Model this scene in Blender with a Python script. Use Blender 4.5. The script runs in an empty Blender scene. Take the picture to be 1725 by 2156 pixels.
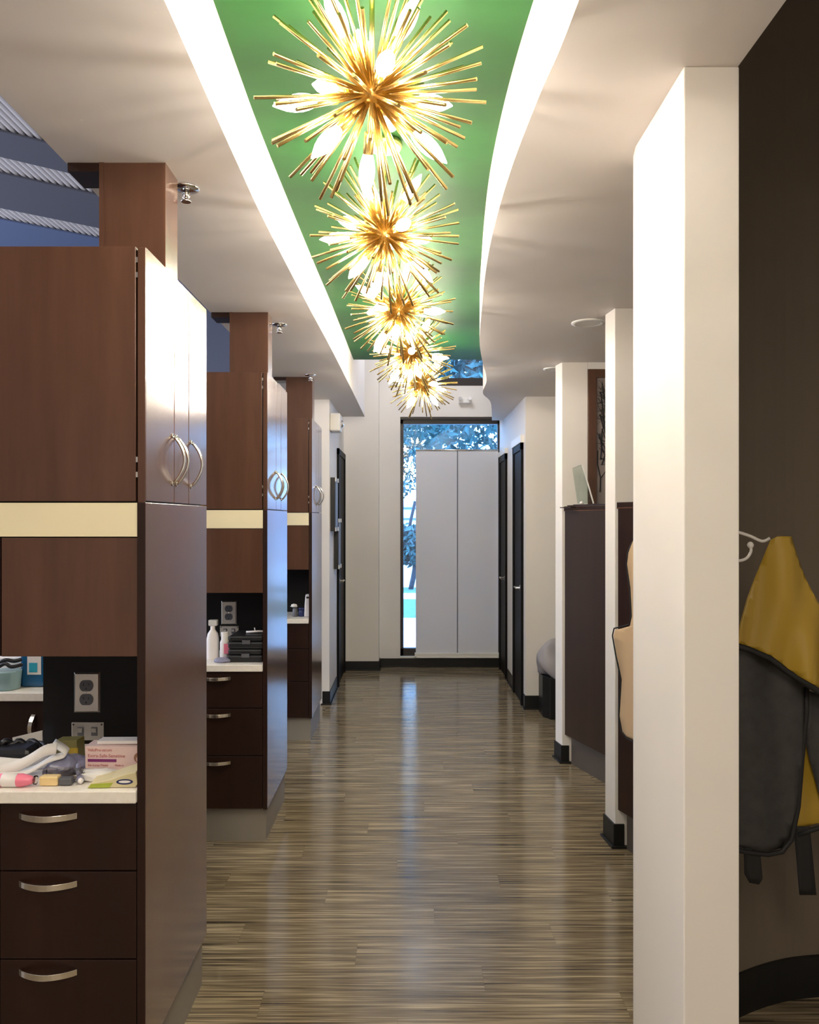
import bpy, math, random
from mathutils import Vector, Matrix, Quaternion
R = math.radians; PI = math.pi
random.seed(7)
scn = bpy.context.scene
COL = scn.collection

# ------------------------------------------------------------------ camera, world, lights, exposure
FPX = 1700.0; HZ = 1092.0; EYE = 1.6
cam_d = bpy.data.cameras.new('camera'); cam = bpy.data.objects.new('camera', cam_d); COL.objects.link(cam)
cam.location = (0, 0, EYE); cam.rotation_euler = (R(90), 0, 0)
cam_d.sensor_fit = 'VERTICAL'; cam_d.sensor_height = 36; cam_d.sensor_width = 36 * 1725 / 2156
cam_d.lens = FPX / 2156 * 36; cam_d.shift_y = (HZ - 1078) / 2156; cam_d.clip_start = 0.05; cam_d.clip_end = 300
scn.camera = cam
scn.view_settings.view_transform = 'Standard'; scn.view_settings.look = 'None'
scn.view_settings.gamma = 1; scn.view_settings.use_curve_mapping = False
scn.view_settings.exposure = 0.88
BULB = 62.0
w = bpy.data.worlds.new('sky'); scn.world = w; w.use_nodes = True
bg = w.node_tree.nodes['Background']; bg.inputs[0].default_value = (0.30, 0.55, 1.0, 1); bg.inputs[1].default_value = 6.5

def area(name, loc, rot, sx, sy, power, color):
    l = bpy.data.lights.new(name, 'AREA'); l.shape = 'RECTANGLE'; l.size = sx; l.size_y = sy
    l.energy = power; l.color = color
    o = bpy.data.objects.new(name, l); COL.objects.link(o); o.location = loc; o.rotation_euler = rot
    return o
area('rear_fill_light', (-0.1, -1.4, 2.88), (0, 0, 0), 0.5, 1.6, 40, (1, .86, .72))  # unseen fill lamp added behind the camera for ambient light
area('bay_fill_light', (-3.0, 1.2, 3.6), (0, 0, 0), 1.2, 1.2, 30, (1, .9, .8))  # unseen area lamp added to brighten the left bay
area('bay_daylight_fill', (-6.2, 4.5, 2.4), (0, R(-90), 0), 2.2, 5.0, 150, (.72, .80, 1))  # unseen area lamp added in the bay, standing in for daylight
area('end_fill_light', (.1, 7.6, 3.9), (0, 0, 0), .5, .5, 11, (.95, .95, 1))  # added fill lamp without a fixture, brightens the far end

# ------------------------------------------------------------------ materials
def new_mat(name):
    m = bpy.data.materials.new(name); m.use_nodes = True
    return m, m.node_tree, m.node_tree.nodes['Principled BSDF']
def M(name, col, rough=.5, metal=0, spec=.5, **kw):
    m, nt, b = new_mat(name)
    b.inputs['Base Color'].default_value = (*col, 1); b.inputs['Roughness'].default_value = rough
    b.inputs['Metallic'].default_value = metal; b.inputs['Specular IOR Level'].default_value = spec
    for k, v in kw.items():
        b.inputs[k.replace('_', ' ')].default_value = v
    # fine surface variation
    n = nt.nodes.new('ShaderNodeTexNoise'); n.inputs['Scale'].default_value = 35; n.inputs['Detail'].default_value = 3
    tc = nt.nodes.new('ShaderNodeTexCoord'); nt.links.new(tc.outputs['Object'], n.inputs['Vector'])
    bp = nt.nodes.new('ShaderNodeBump'); bp.inputs['Strength'].default_value = .03; bp.inputs['Distance'].default_value = .002
    nt.links.new(n.outputs['Fac'], bp.inputs['Height']); nt.links.new(bp.outputs['Normal'], b.inputs['Normal'])
    return m
def M_noise(name, c1, c2, scale3, rough=.4, spec=.5, bump=.0, bdist=.001, detail=6, lo=.3, hi=.7, world=False, metal=0, coat=0.0):
    m, nt, b = new_mat(name)
    tc = nt.nodes.new('ShaderNodeTexCoord'); mp = nt.nodes.new('ShaderNodeMapping')
    mp.inputs['Scale'].default_value = scale3
    if world:
        g = nt.nodes.new('ShaderNodeNewGeometry'); nt.links.new(g.outputs['Position'], mp.inputs['Vector'])
    else: nt.links.new(tc.outputs['Object'], mp.inputs['Vector'])
    n = nt.nodes.new('ShaderNodeTexNoise'); n.inputs['Scale'].default_value = 1; n.inputs['Detail'].default_value = detail
    n.inputs['Roughness'].default_value = .6
    nt.links.new(mp.outputs[0], n.inputs['Vector'])
    cr = nt.nodes.new('ShaderNodeValToRGB'); cr.color_ramp.elements[0].position = lo; cr.color_ramp.elements[1].position = hi
    cr.color_ramp.elements[0].color = (*c1, 1); cr.color_ramp.elements[1].color = (*c2, 1)
    nt.links.new(n.outputs['Fac'], cr.inputs[0]); nt.links.new(cr.outputs[0], b.inputs['Base Color'])
    b.inputs['Roughness'].default_value = rough; b.inputs['Specular IOR Level'].default_value = spec
    b.inputs['Metallic'].default_value = metal; b.inputs['Coat Weight'].default_value = coat; b.inputs['Coat Roughness'].default_value = .16
    if bump:
        bp = nt.nodes.new('ShaderNodeBump'); bp.inputs['Strength'].default_value = bump; bp.inputs['Distance'].default_value = bdist
        nt.links.new(n.outputs['Fac'], bp.inputs['Height']); nt.links.new(bp.outputs['Normal'], b.inputs['Normal'])
    return m
def M_emit(name, col, s):
    m, nt, b = new_mat(name)
    b.inputs['Base Color'].default_value = (1, 1, 1, 1); b.inputs['Emission Color'].default_value = (*col, 1)
    b.inputs['Emission Strength'].default_value = s
    return m
def M_glass(name, tint=(1, 1, 1), ior=1.5, rough=0.0):
    m, nt, b = new_mat(name); nt.nodes.remove(b)
    out = nt.nodes['Material Output']; t = nt.nodes.new('ShaderNodeBsdfTransparent'); t.inputs[0].default_value = (*tint, 1)
    g = nt.nodes.new('ShaderNodeBsdfGlossy'); g.inputs['Roughness'].default_value = rough
    f = nt.nodes.new('ShaderNodeFresnel'); f.inputs[0].default_value = ior; mx = nt.nodes.new('ShaderNodeMixShader')
    nt.links.new(f.outputs[0], mx.inputs[0]); nt.links.new(t.outputs[0], mx.inputs[1]); nt.links.new(g.outputs[0], mx.inputs[2])
    nt.links.new(mx.outputs[0], out.inputs[0])
    return m

def floor_material():
    m, nt, b = new_mat('vinyl_plank_floor')
    L = nt.links; N = nt.nodes.new
    g = N('ShaderNodeNewGeometry')
    sx = N('ShaderNodeSeparateXYZ'); L.new(g.outputs['Position'], sx.inputs[0])
    # plank rows run across the corridor: row height 0.18, length 1.2
    def math_(op, a, bb=None, c=None):
        n = N('ShaderNodeMath'); n.operation = op
        for i, v in enumerate((a, bb, c)):
            if v is None: continue
            if isinstance(v, (int, float)): n.inputs[i].default_value = v
            else: L.new(v, n.inputs[i])
        return n.outputs[0]
    row = math_('FLOOR', math_('DIVIDE', sx.outputs['Y'], .152))
    off = math_('MULTIPLY', math_('FRACT', math_('MULTIPLY', row, .377)), 1.2)
    colm = math_('FLOOR', math_('DIVIDE', math_('ADD', sx.outputs['X'], off), 1.2))
    wn = N('ShaderNodeTexWhiteNoise'); wn.noise_dimensions = '2D'
    cx = N('ShaderNodeCombineXYZ'); L.new(row, cx.inputs[0]); L.new(colm, cx.inputs[1]); L.new(cx.outputs[0], wn.inputs['Vector'])
    # streaks
    def streak(scx, scy, off):
        mp = N('ShaderNodeCombineXYZ')
        L.new(math_('ADD', math_('MULTIPLY', sx.outputs['X'], scx), math_('MULTIPLY', wn.outputs['Value'], 37.0)), mp.inputs[0])
        L.new(math_('MULTIPLY_ADD', sx.outputs['Y'], scy, off), mp.inputs[1])
        n = N('ShaderNodeTexNoise'); n.inputs['Scale'].default_value = 1; n.inputs['Detail'].default_value = 3; n.inputs['Roughness'].default_value = .55
        L.new(mp.outputs[0], n.inputs['Vector']); return n.outputs['Fac']
    s1 = streak(2.6, 115, 0); s2 = streak(1.6, 48, 11)
    mix = math_('ADD', math_('MULTIPLY', s1, .58), math_('MULTIPLY', s2, .42))
    mix = math_('ADD', mix, math_('MULTIPLY', math_('SUBTRACT', wn.outputs['Value'], .5), .022))
    cr = N('ShaderNodeValToRGB'); e = cr.color_ramp.elements
    e[0].position = .34; e[0].color = (.034, .024, .014, 1); e[1].position = .68; e[1].color = (.50, .40, .26, 1)
    x = e.new(.5); x.color = (.185, .143, .087, 1)
    L.new(mix, cr.inputs[0])
    # plank seams
    def seam(v, size, wd):
        f = math_('FRACT', math_('DIVIDE', v, size)); d = math_('ABSOLUTE', math_('SUBTRACT', f, .5))
        return math_('GREATER_THAN', d, .5 - wd)
    sm = math_('MAXIMUM', seam(sx.outputs['Y'], .152, .008), seam(math_('ADD', sx.outputs['X'], off), 1.2, .0012))
    mr = N('ShaderNodeMixRGB'); mr.inputs[2].default_value = (.02, .015, .01, 1); L.new(math_('MULTIPLY', sm, .16), mr.inputs[0]); L.new(cr.outputs[0], mr.inputs[1])
    L.new(mr.outputs[0], b.inputs['Base Color'])
    rr = math_('MULTIPLY_ADD', s1, .10, .095); L.new(rr, b.inputs['Roughness'])
    b.inputs['Specular IOR Level'].default_value = .9
    bp = N('ShaderNodeBump'); bp.inputs['Strength'].default_value = .26; bp.inputs['Distance'].default_value = .0012
    L.new(mix, bp.inputs['Height']); L.new(bp.outputs['Normal'], b.inputs['Normal'])
    return m

mt = {}
mt['floor'] = floor_material()
mt['wall'] = M('white_wall_paint', (.76, .725, .68), .55)
mt['soffit'] = M('soffit_paint', (.74, .69, .65), .6)
mt['green'] = M_noise('green_ceiling_paint', (.011, .060, .012), (.018, .094, .020), (.9, 2.2, 1), .55, spec=.2, world=True)
mt['dark_wall'] = M('dark_taupe_paint', (.15, .12, .085), .6)
mt['grey_wall'] = M('slate_grey_paint', (.16, .17, .22), .7)
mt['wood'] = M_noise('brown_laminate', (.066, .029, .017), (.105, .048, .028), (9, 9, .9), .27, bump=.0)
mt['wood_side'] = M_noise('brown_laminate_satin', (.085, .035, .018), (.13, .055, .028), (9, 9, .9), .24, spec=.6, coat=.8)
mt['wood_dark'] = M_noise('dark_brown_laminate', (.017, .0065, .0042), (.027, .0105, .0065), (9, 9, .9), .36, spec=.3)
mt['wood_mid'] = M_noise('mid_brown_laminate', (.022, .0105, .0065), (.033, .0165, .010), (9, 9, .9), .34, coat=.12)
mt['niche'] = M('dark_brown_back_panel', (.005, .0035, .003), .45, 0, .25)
mt['kick'] = M('grey_toe_kick', (.23, .205, .17), .4)
mt['kick_dark'] = M('dark_toe_kick', (.085, .070, .058), .4)
mt['cream'] = M('cream_band', (.78, .70, .48), .45)
mt['counter'] = M_noise('white_solid_surface', (.80, .75, .67), (.88, .83, .76), (60, 60, 60), .3)
mt['brass'] = M('brushed_brass', (1.0, .74, .28), .27, 1)
mt['brass_dark'] = M('aged_brass', (.7, .45, .14), .35, 1)
def bulb_glass():
    m, nt, b = new_mat('lit_bulb_glass'); nt.nodes.remove(b); out = nt.nodes['Material Output']
    e = nt.nodes.new('ShaderNodeEmission'); e.inputs[0].default_value = (1, .90, .77, 1); e.inputs[1].default_value = BULB * .22
    t = nt.nodes.new('ShaderNodeBsdfTransparent'); a = nt.nodes.new('ShaderNodeAddShader')
    nt.links.new(e.outputs[0], a.inputs[0]); nt.links.new(t.outputs[0], a.inputs[1]); nt.links.new(a.outputs[0], out.inputs[0])
    return m
mt['bulb'] = bulb_glass()
mt['filament'] = M_emit('glowing_filament', (1, .915, .81), BULB * 9.5)
mt['nickel'] = M('satin_nickel', (.75, .70, .62), .25, 1)
mt['chrome'] = M('chrome', (.8, .8, .8), .12, 1)
mt['steel_plate'] = M('stainless_plate', (.62, .57, .50), .35, 1)
mt['black'] = M('black_plastic', (.012, .012, .014), .4)
mt['grey_plastic'] = M('grey_plastic', (.10, .10, .11), .4)
mt['rubber'] = M('black_rubber_base', (.007, .007, .007), .4, 0, .35)
mt['door'] = M('espresso_door', (.006, .005, .005), .55, 0, .12)
mt['frame'] = M('bronze_window_frame', (.02, .014, .012), .4)
mt['white'] = M('white_plastic', (.80, .78, .74), .4)
mt['shade'] = M('white_shade_fabric', (.70, .70, .72), .8)
def shade_material():
    m, nt, b = new_mat('white_shade_fabric'); out = nt.nodes['Material Output']
    b.inputs['Base Color'].default_value = (.80, .80, .82, 1); b.inputs['Roughness'].default_value = .85
    tr = nt.nodes.new('ShaderNodeBsdfTranslucent'); tr.inputs[0].default_value = (.8, .8, .85, 1)
    mx = nt.nodes.new('ShaderNodeMixShader'); mx.inputs[0].default_value = .11
    nt.links.new(b.outputs[0], mx.inputs[1]); nt.links.new(tr.outputs[0], mx.inputs[2]); nt.links.new(mx.outputs[0], out.inputs[0])
    return m
mt['shade'] = shade_material()
mt['glass'] = M_glass('window_glass', (.93, .98, 1))
mt['acrylic'] = M_glass('clear_acrylic', (.85, .9, .88), 1.49)
mt['deck'] = M('painted_metal_deck', (.85, .82, .82), .5)
mt['beam'] = M('grey_beam', (.13, .135, .17), .6)

# ------------------------------------------------------------------ mesh helpers
WL = {}
class B:
    def __init__(s): s.v = []; s.f = []; s.sm = []
    def add(s, vs, fs, smooth=False):
        n = len(s.v); s.v += [tuple(v) for v in vs]
        for f in fs: s.f.append([i + n for i in f]); s.sm.append(smooth)
        return s
    def box(s, x0, x1, y0, y1, z0, z1, mtx=None):
        vs = [(x, y, z) for x in (x0, x1) for y in (y0, y1) for z in (z0, z1)]
        if mtx is not None: vs = [mtx @ Vector(v) for v in vs]
        return s.add(vs, [(0, 1, 3, 2), (4, 6, 7, 5), (0, 4, 5, 1), (2, 3, 7, 6), (0, 2, 6, 4), (1, 5, 7, 3)])
    def prism(s, pts, z0, z1):
        n = len(pts)
        vs = [(x, y, z0) for x, y in pts] + [(x, y, z1) for x, y in pts]
        fs = [tuple(range(n))[::-1], tuple(range(n, 2 * n))] + [(i, (i + 1) % n, n + (i + 1) % n, n + i) for i in range(n)]
        return s.add(vs, fs)
    def prism_y(s, pts, y0, y1):      # outline in x,z extruded along y
        n = len(pts)
        vs = [(x, y0, z) for x, z in pts] + [(x, y1, z) for x, z in pts]
        fs = [tuple(range(n)), tuple(range(n, 2 * n))[::-1]] + [(i, n + i, n + (i + 1) % n, (i + 1) % n) for i in range(n)]
        return s.add(vs, fs)
    def tube(s, pts, r, n=8, flat=None):
        pts = [Vector(p) for p in pts]; rs = r if isinstance(r, (list, tuple)) else [r] * len(pts)
        vs = []; t0 = (pts[1] - pts[0]).normalized()
        up = Vector((0, 0, 1)) if abs(t0.z) < .9 else Vector((1, 0, 0))
        a = t0.cross(up).normalized()
        for i, p in enumerate(pts):
            t = (pts[min(i + 1, len(pts) - 1)] - pts[max(i - 1, 0)]).normalized()
            a = (a - t * a.dot(t)).normalized(); b = t.cross(a)
            for k in range(n):
                q = 2 * PI * k / n + (PI / 4 if n == 4 else 0)
                kx, ky = (1, 1) if flat is None else flat
                vs.append(p + (a * math.cos(q) * kx + b * math.sin(q) * ky) * rs[i])
        fs = []
        for i in range(len(pts) - 1):
            for k in range(n):
                fs.append((i * n + k, i * n + (k + 1) % n, (i + 1) * n + (k + 1) % n, (i + 1) * n + k))
        s.add(vs, fs, n > 5)
        m = (len(pts) - 1) * n
        s.f.append([len(s.v) - len(vs) + k for k in range(n)][::-1]); s.sm.append(False)
        s.f.append([len(s.v) - len(vs) + m + k for k in range(n)]); s.sm.append(False)
        return s
    def lathe(s, prof, o=(0, 0, 0), axis=(0, 0, 1), n=20):
        ax = Vector(axis).normalized(); q = Vector((0, 0, 1)).rotation_difference(ax); o = Vector(o)
        vs = []
        for r, z in prof:
            for k in range(n):
                t = 2 * PI * k / n
                vs.append(o + q @ Vector((max(r, 1e-5) * math.cos(t), max(r, 1e-5) * math.sin(t), z)))
        fs = [(i * n + k, i * n + (k + 1) % n, (i + 1) * n + (k + 1) % n, (i + 1) * n + k) for i in range(len(prof) - 1) for k in range(n)]
        s.add(vs, fs, True)
        base = len(s.v) - len(vs)
        s.f.append([base + k for k in range(n)][::-1]); s.sm.append(False)
        s.f.append([base + (len(prof) - 1) * n + k for k in range(n)]); s.sm.append(False)
        return s
    def build(s, name, m, parent=None, bevel=0, solid=0, sub=0):
        off = WL.get(parent.name, Vector((0, 0, 0))) if parent else Vector((0, 0, 0))
        me = bpy.data.meshes.new(name)
        me.from_pydata([tuple(Vector(v) - off) for v in s.v], [], s.f); me.update()
        for p, sm in zip(me.polygons, s.sm): p.use_smooth = sm
        me.materials.append(mt[m] if isinstance(m, str) else m)
        o = bpy.data.objects.new(name, me); COL.objects.link(o)
        if parent: o.parent = parent
        WL[o.name] = off
        if sub:
            md = o.modifiers.new('sub', 'SUBSURF'); md.levels = sub; md.render_levels = sub
        if solid:
            md = o.modifiers.new('solid', 'SOLIDIFY'); md.thickness = solid; md.offset = 0
        if bevel:
            md = o.modifiers.new('bevel', 'BEVEL'); md.width = bevel; md.segments = 2; md.limit_method = 'ANGLE'
        return o
def bx(*a): return B().box(*a)
def tag(o, label=None, cat=None, group=None, kind=None):
    if label: o['label'] = label
    if cat: o['category'] = cat
    if group: o['group'] = group
    if kind: o['kind'] = kind
    return o
def struct(o): o['kind'] = 'structure'; return o
def thing(name, loc, label, cat, group=None):
    o = bpy.data.objects.new(name, None); COL.objects.link(o); o.location = loc; o.empty_display_size = .05
    WL[o.name] = Vector(loc)
    return tag(o, label, cat, group)
def copy_tree(o, parent=None):
    c = o.copy(); COL.objects.link(c); c.parent = parent
    for ch in list(o.children): copy_tree(ch, c)
    return c
def P(x, y, Y):            # where a sight line through a pixel of the photo meets depth Y
    return Vector(((x - 862.5) / FPX * Y, Y, EYE - (y - HZ) / FPX * Y))
def text(body, size, mtx, m, parent, name='lettering', ext=.0003):
    cu = bpy.data.curves.new('t', 'FONT'); cu.body = body; cu.size = size; cu.extrude = ext; cu.align_x = 'LEFT'
    to = bpy.data.objects.new('t', cu); COL.objects.link(to); bpy.context.view_layer.update()
    me = bpy.data.meshes.new_from_object(to); bpy.data.objects.remove(to)
    off = WL.get(parent.name, Vector((0, 0, 0)))
    me.transform(Matrix.Translation(-off) @ mtx); me.materials.clear(); me.materials.append(mt[m] if isinstance(m, str) else m)
    o = bpy.data.objects.new(name, me); COL.objects.link(o); o.parent = parent; WL[o.name] = off
    return o
def loc_rot(loc, rz=0, rx=0, ry=0):
    return Matrix.Translation(Vector(loc)) @ Matrix.Rotation(rz, 4, 'Z') @ Matrix.Rotation(ry, 4, 'Y') @ Matrix.Rotation(rx, 4, 'X')

# ------------------------------------------------------------------ structure
ZS, ZG, ZT = 2.625, 2.90, 4.0
def smooth_curve(pts, n=6):     # Catmull-Rom through points
    out = []
    for i in range(len(pts) - 1):
        p0 = pts[max(i - 1, 0)]; p1 = pts[i]; p2 = pts[i + 1]; p3 = pts[min(i + 2, len(pts) - 1)]
        for k in range(n):
            t = k / n; out.append(tuple(.5 * (2 * b + (c - a) * t + (2 * a - 5 * b + 4 * c - d) * t * t + (3 * b - a - 3 * c + d) * t ** 3) for a, b, c, d in zip(p0, p1, p2, p3)))
    out.append(pts[-1]); return out
LC = smooth_curve([(-.46, -3.0), (-.465, .5), (-.485, 1.6), (-.497, 2.33), (-.50, 2.85), (-.487, 3.98), (-.472, 4.95), (-.458, 6.6), (-.45, 8.12)])
RC = smooth_curve([(.36, -3.0), (.355, .5), (.335, 1.6), (.315, 1.95), (.30, 2.3), (.296, 2.65), (.302, 3.03), (.322, 3.46), (.357, 4.0), (.402, 4.63), (.458, 5.13), (.57, 5.97), (.60, 6.6), (.72, 7.15), (.86, 8.42)])
struct(bx(-7, 3.2, -3.2, 8.9, -.1, 0).build('floor', 'floor'))
struct(bx(-7, 3.2, -3.2, 8.9, ZT, ZT + .1).build('ceiling', 'grey_wall'))
struct(B().prism([(-.99, 8.12), (-.99, -3.0)] + LC, ZS, ZT).build('ceiling_soffit_left', 'soffit'))
rs = [(.745, -3.0), (.745, 2.40), (.80, 2.45), (.90, 2.53), (1.046, 2.643), (1.217, 2.727), (1.376, 2.762), (1.7, 2.79), (2.4, 2.80), (3.1, 2.80), (3.1, 6.78), (.975, 6.78), (.975, 8.42)] + RC[::-1]
struct(B().prism(rs, ZS, ZT).build('ceiling_soffit_right', 'soffit'))
def upto(c, y): 
    return [p for p in c if p[1] < y - .01]
def at_y(c, y):
    for a, b in zip(c, c[1:]):
        if a[1] <= y <= b[1]: t = (y - a[1]) / (b[1] - a[1]); return (a[0] + (b[0] - a[0]) * t, y)
tray = upto(LC, 6.6) + [at_y(LC, 6.6), at_y(RC, 6.6)] + upto(RC, 6.6)[::-1]
struct(B().prism(tray, ZG, ZG + .12).build('ceiling_tray', 'green'))

# outer walls
struct(bx(-7, 3.2, -3.3, -3.2, 0, ZT).build('wall_back', 'wall'))
struct(bx(3.2, 3.3, -3.3, 8.9, 0, ZT).build('wall_right', 'wall'))
struct(bx(-7.1, -7, -3.3, 8.9, 0, ZT).build('wall_left', 'grey_wall'))
struct(bx(-7, -1.2, 8.8, 8.9, 0, ZT).build('wall_bay_end', 'grey_wall'))
# block on the left at the end of the corridor, frontal wall left of window
struct(B().prism([(-1.2, 6.95), (-.69, 6.95), (-.69, 8.5), (-.325, 8.5), (-.325, 8.95), (-1.2, 8.95)], 0, ZT).build('wall_left_end', 'wall'))
WX0, WX1, WZ0, WZ1, UZ0, UZ1, YW = -.10, .975, .105, 2.70, 3.035, 3.42, 8.72
wb = B()
wb.box(-.325, WX0, YW, 8.95, 0, ZT); wb.box(WX0, WX1 + .03, YW, 8.95, 0, WZ0); wb.box(WX0, WX1 + .03, YW, 8.95, WZ1, UZ0); wb.box(WX0, WX1 + .03, YW, 8.95, UZ1, ZT)
struct(wb.build('wall_far', 'wall'))
struct(bx(.975, 3.2, 6.78, 8.95, 0, ZT).build('wall_right_end', 'wall'))
# wing walls on the right
struct(B().prism([(.622, 1.83), (.748, 1.83), (.752, 2.32), (.66, 2.32), (.645, 2.31), (.632, 2.28), (.622, 2.22)], 0, ZS).build('wall_right_near', 'wall', bevel=.003))
struct(B().prism([(1.0, 3.93), (1.9, 3.93), (1.9, 4.06), (.984, 4.06)], 0, ZS).build('wall_right_middle', 'wall', bevel=.003))
w3 = B(); w3.prism([(1.0, 5.29), (1.168, 5.29), (1.168, 5.41), (.978, 5.41)], 0, ZS); w3.box(1.168, 1.95, 5.29, 5.41, 2.58, ZS); w3.box(1.168, 1.95, 5.29, 5.41, 0, 1.62); w3.box(1.75, 1.95, 5.29, 5.41, 1.62, 2.58)
struct(w3.build('wall_right_partition', 'wall', bevel=.002))
# dark curved wall at the right
dw = smooth_curve([(.80, 2.40), (.90, 2.48), (1.046, 2.593), (1.217, 2.677), (1.376, 2.712), (1.7, 2.74), (2.4, 2.75), (3.2, 2.75)], 4)
struct(B().prism(dw + [(x, y + .1) for x, y in dw][::-1], 0, ZT).build('wall_right_dark', 'dark_wall'))
struct(B().prism([(x, y - .012) for x, y in dw] + [(x, y) for x, y in dw][::-1], 0, .137).build('baseboard_right_dark', 'rubber'))
# baseboards
def base(name, pts, h=.115):    # polygon outline of a wall piece, grown by 8 mm, with a flared toe
    b = B(); b.prism(pts, 0, h)
    cx = sum(p[0] for p in pts) / len(pts); cy = sum(p[1] for p in pts) / len(pts)
    b.prism([(x + (.012 if x > cx else -.012), y + (.012 if y > cy else -.012)) for x, y in pts], 0, .012)
    return struct(b.build(name, 'rubber', bevel=.002))
base('baseboard_right_middle', [(.992, 3.922), (1.045, 3.922), (1.045, 4.068), (.975, 4.068)])
base('baseboard_right_partition', [(.992, 5.282), (1.045, 5.282), (1.045, 5.418), (.97, 5.418)])
base('baseboard_right_end', [(.967, 6.772), (1.6, 6.772), (1.6, 6.78), (.975, 6.78), (.975, 6.86), (.967, 6.86)])
base('baseboard_right_wall', [(.967, 7.5), (.975, 7.5), (.975, 8.0), (.967, 8.0)])
base('baseboard_left_corner', [(-.75, 6.942), (-.682, 6.942), (-.682, 7.6), (-.69, 7.6), (-.69, 6.95), (-.75, 6.95)])
base('baseboard_left_end', [(-.69, 8.492), (-.317, 8.492), (-.317, 8.72), (-.325, 8.72), (-.325, 8.5), (-.69, 8.5)], .1)
base('baseboard_far', [(-.317, 8.70), (.975, 8.70), (.975, 8.72), (-.317, 8.72)], .092)
struct(bx(.622-.008, .752+.008, 1.822, 1.83, 0, .115).build('baseboard_right_near', 'rubber'))

# doors in the side walls at the end
def side_door(name, X, sgn, y0, y1, zt):
    f = B(); t = .03
    xa, xb = (X, X + sgn * .022)
    x0, x1 = min(xa, xb), max(xa, xb)
    f.box(x0, x1, y0, y0 + .06, 0, zt); f.box(x0, x1, y1 - .06, y1, 0, zt); f.box(x0, x1, y0, y1, zt - .06, zt)
    o = struct(f.build(name, 'door', bevel=.002))
    x0, x1 = min(X, X + sgn * .01), max(X, X + sgn * .01)
    bx(x0, x1, y0 + .06, y1 - .06, .01, zt - .06).build('door_leaf', 'door', o)
    h = B(); yh = y0 + .1; h.lathe([(.026, 0), (.026, .008), (.011, .012), (.011, .045)], (X + sgn * .01, yh, 1.0), (sgn, 0, 0), 14)
    h.tube([(X + sgn * .05, yh, 1.0), (X + sgn * .05, yh + .11, 1.0)], .009)
    h.build('door_handle', 'nickel', o)
    return o
side_door('door_1', .975, -1, 6.9, 7.48, 2.25)
side_door('door_2', .975, -1, 8.04, 8.62, 2.25)
side_door('door_3', -.69, 1, 7.66, 8.44, 2.27)
struct(bx(.945, .975, 6.87, 7.51, 2.25, 2.315).build('trim_1', 'white'))
struct(bx(.945, .975, 8.01, 8.65, 2.25, 2.30).build('trim_2', 'white'))

# windows
def window(name, z0, z1, mull):
    f = B(); yf0, yf1 = YW + .03, YW + .10
    tw = .05
    f.box(WX0, WX0 + .035, yf0, yf1, z0, z1); f.box(WX1 - .02, WX1 + .0, yf0, yf1, z0, z1)
    f.box(WX0, WX1, yf0, yf1, z0, z0 + .09); f.box(WX0, WX1, yf0, yf1, z1 - .075, z1)
    f.box(WX0, WX1, yf0 - .025, yf0, z1 - .03, z1)
    o = struct(f.build(name, 'frame', bevel=.002))
    bx(WX0 + .03, WX1 - .015, YW + .062, YW + .068, z0 + .085, z1 - .07).build('glass_pane', 'glass', o)
    return o
window('window_1', WZ0, WZ1, True); window('window_2', UZ0, UZ1, False)
struct(bx(WX0, WX1, YW - .01, YW + .03, WZ0 - .008, WZ0 + .008).build('trim_3', 'white'))

# bay side: high deck with ribs and grey beams
dk = B()
for i in range(104):
    x = -1.06 - i * .04
    dk.prism_y([(x, 3.995), (x - .006, 3.965), (x - .018, 3.965), (x - .024, 3.995)], 1.0, 8.8)
struct(dk.build('ceiling_metal_deck', 'deck'))
mt['blue_wall'] = M('blue_grey_paint', (.14, .19, .34), .7)
def diag(x, c): return (x, c + .72 * (x + 1.03))
for c0, c1 in ((5.947, 6.42), (6.763, 7.60)):
    ends = [diag(-1.25, c0), diag(-5.2, c0), diag(-5.2, c1), diag(-1.25, c1)]
    struct(B().prism(ends[::-1], 3.950, 3.962).build('ceiling_beam', 'beam'))
struct(B().prism([(-1.25, 7.76), (-1.25, 8.8), (-6.9, 8.8), (-6.9, 3.69)], 3.95, 3.962).build('ceiling_panel', 'blue_wall'))

# ------------------------------------------------------------------ left cabinet towers
Y0 = 2.14; XR = -.700; D = .645
def arc_handle(b, p0, p1, out, bow, wdt, thk, n=14):
    # flat bowed pull from p0 to p1, bulging along 'out'; wdt across the bar
    p0, p1, out = Vector(p0), Vector(p1), Vector(out); ax = (p1 - p0).normalized(); side = ax.cross(out).normalized()
    vs = []; fs = []
    for i in range(n + 1):
        t = i / n; c = p0.lerp(p1, t) + out * (bow * math.sin(PI * t) ** .8 if 0 < t < 1 else 0)
        for sd, o in ((-1, 0), (1, 0), (1, 1), (-1, 1)): vs.append(c + side * sd * wdt / 2 + out * o * thk)
    for i in range(n):
        for k in range(4): fs.append((i * 4 + k, i * 4 + (k + 1) % 4, i * 4 + 4 + (k + 1) % 4, i * 4 + 4 + k))
    fs += [(3, 2, 1, 0), (n * 4, n * 4 + 1, n * 4 + 2, n * 4 + 3)]
    return b.add(vs, fs)
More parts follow.
